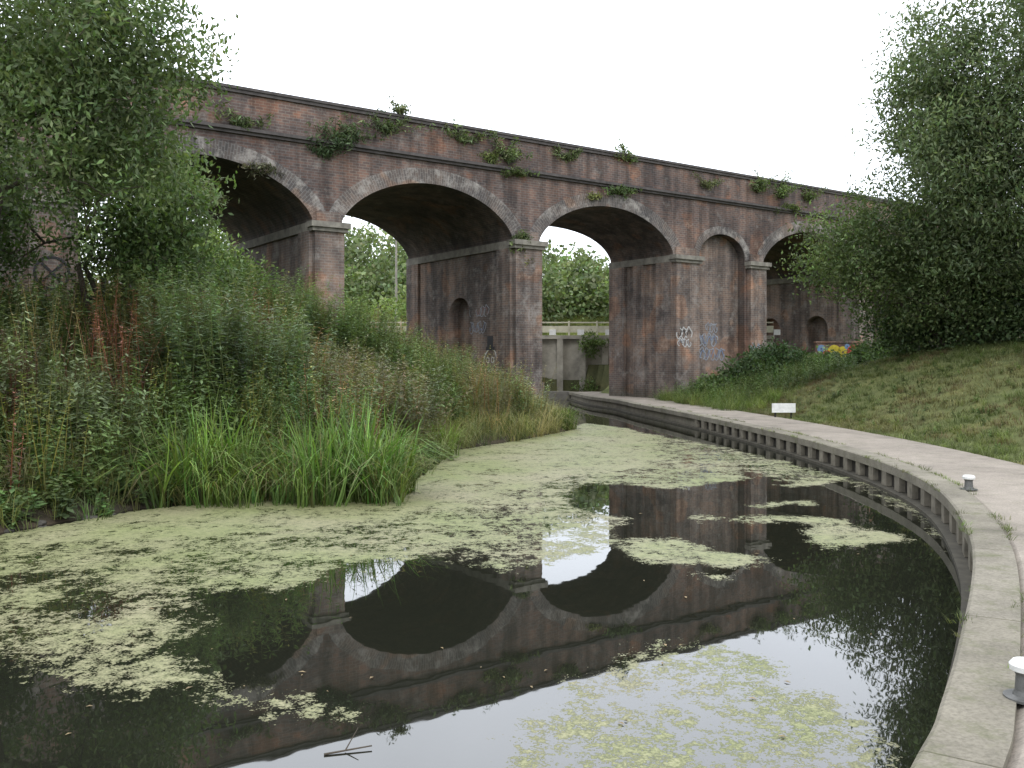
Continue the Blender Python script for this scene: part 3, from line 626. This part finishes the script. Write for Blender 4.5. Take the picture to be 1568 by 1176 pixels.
def tree(name,base,blobs,nc,ne,sig,ll,lw,colr,r0,stems=1,gap=-.35,gs=.9,seed=1,droop=.3,fork=.3,wood=260,pw=.42):
    e=empty(name); P=blobpts(blobs,nc,pw=pw,gap=gap,gs=gs,seed=seed)
    cen=np.average(np.array(blobs)[:,:3],axis=0,weights=np.array(blobs)[:,3]); nodes=[];par=[];
    for s_ in range(stems):
        b=np.array(base)+np.array([rng.normal(0,.35),rng.normal(0,.35),0])*(stems>1); b[2]-=.2
        tgt=b+(cen-b)*np.array([.7,.7,1])*fork*2+np.array([rng.normal(0,.5),rng.normal(0,.5),0])*(stems>1); prev=-1
        for k in range(6):
            t=k/5; q=b+(tgt-b)*t+np.array([.07*sin(3*t+s_),.06*cos(4*t+s_)-.06,0]); nodes.append(q); par.append(prev); prev=len(nodes)-1
    nt_=len(nodes); sel=P[rng.permutation(len(P))[:wood]]; o_=np.argsort(np.linalg.norm(sel-nodes[min(5,nt_-1)],axis=1)); sel=sel[o_]
    for q in sel:
        A_=np.array(nodes); dd=np.linalg.norm(A_-q,axis=1)+.35*np.maximum(A_[:,2]-q[2],0)+(np.arange(len(A_))<nt_)*(np.arange(len(A_))%6<3)*3.0
        k=int(np.argmin(dd)); mid=(A_[k]+q)/2+rng.normal(0,.09,3)*min(1,dd[k]); mid[2]+=.06*dd[k]
        nodes.append(mid);par.append(k);nodes.append(q);par.append(len(nodes)-2)
    cnt=np.ones(len(nodes))
    for i in range(len(nodes)-1,-1,-1):
        if par[i]>=0: cnt[par[i]]+=cnt[i]
    mxc=cnt[0]
    def rad(i):
        if i<nt_: return r0*(1-.5*((i%6)/5))
        return max(.008,min(.05,.30*r0,.55*r0*(cnt[i]/len(nodes))**.5))
    segs=[(nodes[par[i]],nodes[i],min(rad(par[i]),rad(i)*1.5),rad(i)) for i in range(len(nodes)) if par[i]>=0]
    tubes(segs,'trunk_and_limbs',M_BARK,e)
    V,F_,C=leaves(P,ne,sig,ll,lw,colr,droop=droop); quadmesh('foliage',V,F_,M_LEAF,col=C,parent=e); return e
def hz(x,y): return float(height([x],[y])[0][0])
tree('ash_tree',(-9.9,16.0,hz(-9.9,16)),[(-9.9,16,8.2,3.3,2.6,3.2),(-8.4,15.6,6.6,2.4,2.0,1.9),(-6.9,15.8,7.5,1.75,1.5,1.6),(-7.2,16,5.7,1.5,1.4,1.3),(-11.8,16,6,2.4,2.5,3)],1150,66,.27,.135,.05,(.10,.14,.058),.15,3,gap=-.4,gs=1.1,seed=3,droop=.5)
tree('ash_tree',(-8.6,19.8,hz(-8.6,19.8)),[(-8.3,19.9,5.3,1.5,1.6,2.0),(-7.3,20,4.7,1.4,1.5,1.6),(-11.8,19.5,5.5,1.5,2,2.4)],430,60,.26,.14,.06,(.08,.12,.045),.10,2,gap=-.45,seed=9,droop=.4)
tree('hawthorn_tree',(-13.6,19.5,hz(-13.6,19.5)),[(-13.6,19.5,5.5,2.4,2.4,3.0)],300,60,.3,.14,.07,(.05,.08,.03),.13,2,gap=-.7,seed=12)
tree('elder_tree',(-9.8,26.5,hz(-9.8,26)),[(-9.7,26.2,4.6,1.6,1.6,1.4),(-8.6,26.8,4.0,1.2,1.2,1.1)],240,58,.28,.15,.07,(.12,.17,.055),.09,3,gap=-.5,seed=14)
tree('willow_tree',(15.9,26.5,hz(15.9,26.5)),[(15.3,26.5,9.8,4.2,3.6,4.2),(13.0,26.2,6.9,3.0,2.6,2.8),(18,26,12,4,4,4),(12.7,26.5,9.6,1.9,2,2.3)],2200,66,.32,.17,.055,(.095,.128,.060),.22,2,gap=-.4,gs=.8,seed=21,droop=.8)
tree('hawthorn_tree',(13.4,28.5,hz(13.4,28.5)),[(12.6,28.5,5.0,2.5,2.2,2.0),(10.5,28.4,5.4,1.6,1.5,1.4),(14.5,27.5,4.5,2.6,2.2,2.4)],860,62,.28,.13,.06,(.088,.122,.048),.10,2,gap=-.55,seed=25,droop=.4)
tree('willow_tree',(15.4,20.5,hz(15.4,20.5)),[(15.4,20.5,5.0,3.0,3,2.8),(14.2,20.3,3.9,1.7,1.6,1.3),(16.5,20.5,8.5,2.8,2.5,2.5)],760,60,.28,.15,.05,(.085,.122,.05),.13,2,gap=-.45,seed=31,droop=.6)
B=[]
for k in range(18):
    t=k/17; X=12.6+t*5; Y=30.0-t*9; B.append((X,Y,hz(X,Y)+.9,1.2,1.2,1.2))
P=blobpts(B,700,gap=-1.2,seed=40); V,F_,C=leaves(P,55,.28,.14,.07,(.055,.085,.035)); quadmesh('hedge',V,F_,M_LEAF,col=C)
for (X,Y,r,c_) in ((9.6,37.2,1.0,(.06,.095,.038)),(11.0,38.4,1.2,(.05,.085,.035)),(12.9,37.6,.6,(.08,.12,.045)),(14.6,37.2,.7,(.07,.11,.04)),(15.8,37.6,.8,(.06,.095,.04)),(8.0,36.3,.6,(.08,.12,.045))):
    z=hz(X,Y); P=blobpts([(X,Y,z+r*.5,r*1.2,r,r*.7)],90,gap=-1.5,seed=int(X*10)); V,F_,C=leaves(P,45,.2,.15,.09,c_); quadmesh('bramble_bush',V,F_,M_LEAF,col=C)
# distant trees
B=[]
for k in range(64):
    X=-62+k*1.75; Y=72+rng.uniform(-5,9); top=(13.6 if X<-6 else 10.7)+rng.normal(0,.6); r=rng.uniform(2.2,3.2); B.append((X,Y,top-r,r,r,r*1.05))
    B.append((X+rng.normal(0,1),Y-2,max(top-r*2.2,6.5),r,r,r*1.1)); B.append((X+rng.normal(0,1),Y-4,6.8,r*.9,r*.8,r*.8))
P=blobpts(B,8500,pw=.42,gap=-2.5,seed=50); V,F_,C=leaves(P,28,.5,.38,.26,(.14,.18,.085),clvar=.25); quadmesh('distant_trees',V,F_,M_LEAF,col=C)
B=[]
for k in range(16):
    X=-32+k*2.0
    if -3<X<8: continue
    B.append((X,52+rng.uniform(-1,3),hz(X,53)+1.0,1.6,1.3,1.1+.8*rng.random()))
P=blobpts(B,600,pw=.3,gap=-1.2,seed=52); V,F_,C=leaves(P,40,.35,.22,.11,(.15,.20,.065)); quadmesh('scrub_bushes',V,F_,M_LEAF,col=C)
n=5000; x=rng.uniform(-10,18,n); y=rng.uniform(51,66,n); place('hillside_grass',T_g,x,y,(.18,.20,.07),.6,1.4,.2,.25)
x=rng.uniform(0,8,30); y=rng.uniform(53,60,30); place('gorse_flowers',T_l,x,y,(.45,.38,.03),1.2,2.0,.2,.15)
P=blobpts([(4.3,48.6,2.9,.7,.3,.7),(4.0,48.4,.6,.7,.4,.35)],36,gap=-2,seed=55); V,F_,C=leaves(P,36,.14,.14,.07,(.09,.13,.045)); quadmesh('wall_ivy',V,F_,M_LEAF,col=C)
# buddleia & weeds growing from the viaduct
def growth(px_,py_,r,c_,dn=0.,sp=1.):
    r_=(px_-784)/F; t=(r_*O[1]-O[0])/(D[0]-r_*D[1]); dpt=O[1]+D[1]*t; z=2+(552-py_)/F*dpt
    q=np.random.default_rng(int(px_*7+py_)); o_=empty('buddleia_bush'); root=np.array(M(t,.0,z-r*.5)); tips=[];segs=[]
    ns_=int(5+q.integers(0,5)+r*8)
    for k in range(ns_):
        a=q.normal(0,.9*sp); up=q.uniform(.3,1.3)*(1-dn)-dn*q.uniform(.2,1.2); L=r*q.uniform(.5,1.5); ou=q.uniform(.1,.5)
        e=root+np.array([D[0],D[1],0])*a*L+np.array([D[1],-D[0],0])*ou*r*1.2+np.array([0,0,1])*up*L
        mid=(root+e)/2+np.array([0,0,.15*L]); segs+=[(root,mid,.014,.010),(mid,e,.010,.005)]
        for u in np.linspace(.25,1,5): tips.append((1-u)**2*root+2*u*(1-u)*mid+u*u*e)
    V,F_,C=leaves(np.array(tips),int(9+q.integers(0,5)),.065+.05*r,.17,.045,c_,droop=.2,clvar=.3); quadmesh('leaves',V,F_,M_LEAF,col=C,parent=o_); tubes(segs,'stems',M_BARK,o_)
for g_ in ((513,212,.8,(.06,.09,.045)),(500,232,.5,(.055,.085,.04)),(525,205,.6,(.07,.10,.045)),(368,186,.4,(.09,.12,.05)),(590,195,.45,(.09,.12,.055),0,1.6),(612,168,.25,(.09,.11,.05)),(712,212,.38,(.10,.13,.055),0,1.4),(750,245,.3,(.11,.14,.05)),(775,232,.75,(.09,.12,.05)),(790,255,.4,(.09,.12,.045),.6),(862,238,.36,(.10,.13,.055),0,1.5),(948,285,.5,(.08,.12,.045),.5),(962,240,.4,(.1,.13,.05),0,1.6),(1085,282,.3,(.13,.14,.08),0,1.4),(1160,285,.62,(.11,.14,.06)),(1195,290,.85,(.10,.14,.05)),(1208,310,.6,(.10,.13,.05),.5),(1235,300,.5,(.1,.13,.05)),(905,298,.2,(.14,.15,.06),.5),(795,350,.45,(.10,.13,.055),.8,.4),(790,370,.3,(.1,.12,.05),.9,.4),(800,398,.25,(.18,.18,.06),.6),(320,300,.5,(.14,.16,.08),0,1.2),(405,250,.3,(.11,.11,.07),.7)):
    growth(*g_)

# ------------------------------------------------------------------ small things
def lathe(name,X,Y,z0,prof,mat,parent,n=20):
    a=Acc()
    for (r0,h0),(r1,h1) in zip(prof[:-1],prof[1:]):
        for i in range(n):
            t0,t1=2*pi*i/n,2*pi*(i+1)/n
            a.q((X+r0*cos(t0),Y+r0*sin(t0),z0+h0),(X+r0*cos(t1),Y+r0*sin(t1),z0+h0),(X+r1*cos(t1),Y+r1*sin(t1),z0+h1),(X+r1*cos(t0),Y+r1*sin(t0),z0+h1))
    return a.make(name,mat,parent,True)
for X,Y in ((2.42,4.3),(5.62,11.25)):
    e=empty('mooring_bollard'); lathe('base_plate',X,Y,.41,[(.10,0),(.10,.012),(.06,.018)],M_IRON,e)
    lathe('shaft',X,Y,.41,[(.06,.015),(.05,.04),(.046,.11),(.055,.13)],M_IRON,e); lathe('cap',X,Y,.41,[(.055,.128),(.072,.135),(.075,.16),(.06,.178),(.0001,.183)],M_WHITE,e)
X,Y=Wp(1200,628,.6); z=hz(X,Y); e=empty('white_sign'); a=Acc(); I2=lambda u,zz,d:(X+u,Y+d,z+zz)
a.box(I2,-.33,.33,.18,.44,-.02,.02); a.make('board',M_WHITE,e); a=Acc(); a.box(I2,-.25,-.2,-.2,.42,.022,.06); a.box(I2,.2,.25,-.2,.42,.022,.06); a.make('posts',M_DARK,e)
e=empty('wooden_fence'); a=Acc()
for k in range(6):
    X=-10.2+k*.55; Y=21.5+.1*k; z=hz(X,Y); I3=lambda u,zz,d,X=X,Y=Y,z=z:(X+u,Y+d,z+zz); a.box(I3,-.05,.05,-.2,1.35+.12*(k%2),-.05,.05)
a.box(lambda u,zz,d:(u,21.4+.18*(u+10.2),hz(-9,21.5)+zz),-10.2,-7.4,.95,1.05,-.04,.04); a.make('posts_and_rail',M_DIRT,e)
e=empty('street_lamp'); X,Y=-7.6,60; lathe('pole',X,Y,hz(X,Y),[(.11,0),(.09,2),(.06,7.2)],M_CONC,e,8); a=Acc(); a.box(lambda u,zz,d:(X+u,Y+d,hz(X,Y)+zz),-.9,.1,7.15,7.27,-.06,.06); a.make('lamp_head',M_CONC,e)
e=empty('graffiti_wall'); X0,X1=13.0,15.3
zb=hz(14,39.5); PW=lambda u,zz,d:(u,39.2+d+.2*(u-14),zb+zz)
a=Acc(); a.box(PW,X0,X1,-.3,1.0,0,.25); a.box(PW,X0-.05,X1+.05,1.002,1.08,-.04,.29); a.make('wall_body',M_BR,e)
for cname,c_,lst in (('yellow',(.42,.34,.03),((13.8,.6,.32),(14.2,.6,.26))),('red',(.36,.04,.035),((14.65,.62,.28),(14.95,.6,.26),(13.45,.5,.2))),('light_blue',(.12,.2,.32),((13.2,.75,.18),(14.4,.85,.12)))):
    a=Acc()
    for (u,zz,r) in lst: ribbon(a,PW,np.stack([u+r*.6*np.cos(th),zz+r*.6*np.sin(th)],1),r*.8,-.006-.003*(cname!='yellow')-.003*(cname=='red'))
    a.make('paint_'+cname,plain('spray_'+cname,c_,.6,.25,5.,.05),e)
a=Acc()
for k in range(50):
    px_,py_=rng.uniform(0,1350),rng.uniform(700,1150); X,Y=Wp(px_,py_)
    if not pip(np.array([X]),np.array([Y]),poly)[0]: continue
    an=rng.uniform(0,6.28); l=rng.uniform(.012,.03); w_=l*.4; c_,s_=cos(an),sin(an)
    a.q((X-c_*l,Y-s_*l,.010),(X+s_*w_,Y-c_*w_,.016),(X+c_*l,Y+s_*l,.011),(X-s_*w_,Y+c_*w_,.015))
a.make('fallen_leaves',plain('dead_leaf',(.2,.15,.08),.7,.4,3.))
tubes([((-.95,4.62,.01),(-.72,4.7,.02),.006,.004),((-.85,4.66,.012),(-.8,4.76,.09),.004,.002)],'floating_twig',M_BARK,None)
print('faces',sum(len(o.data.polygons) for o in bpy.data.objects if o.type=='MESH'))
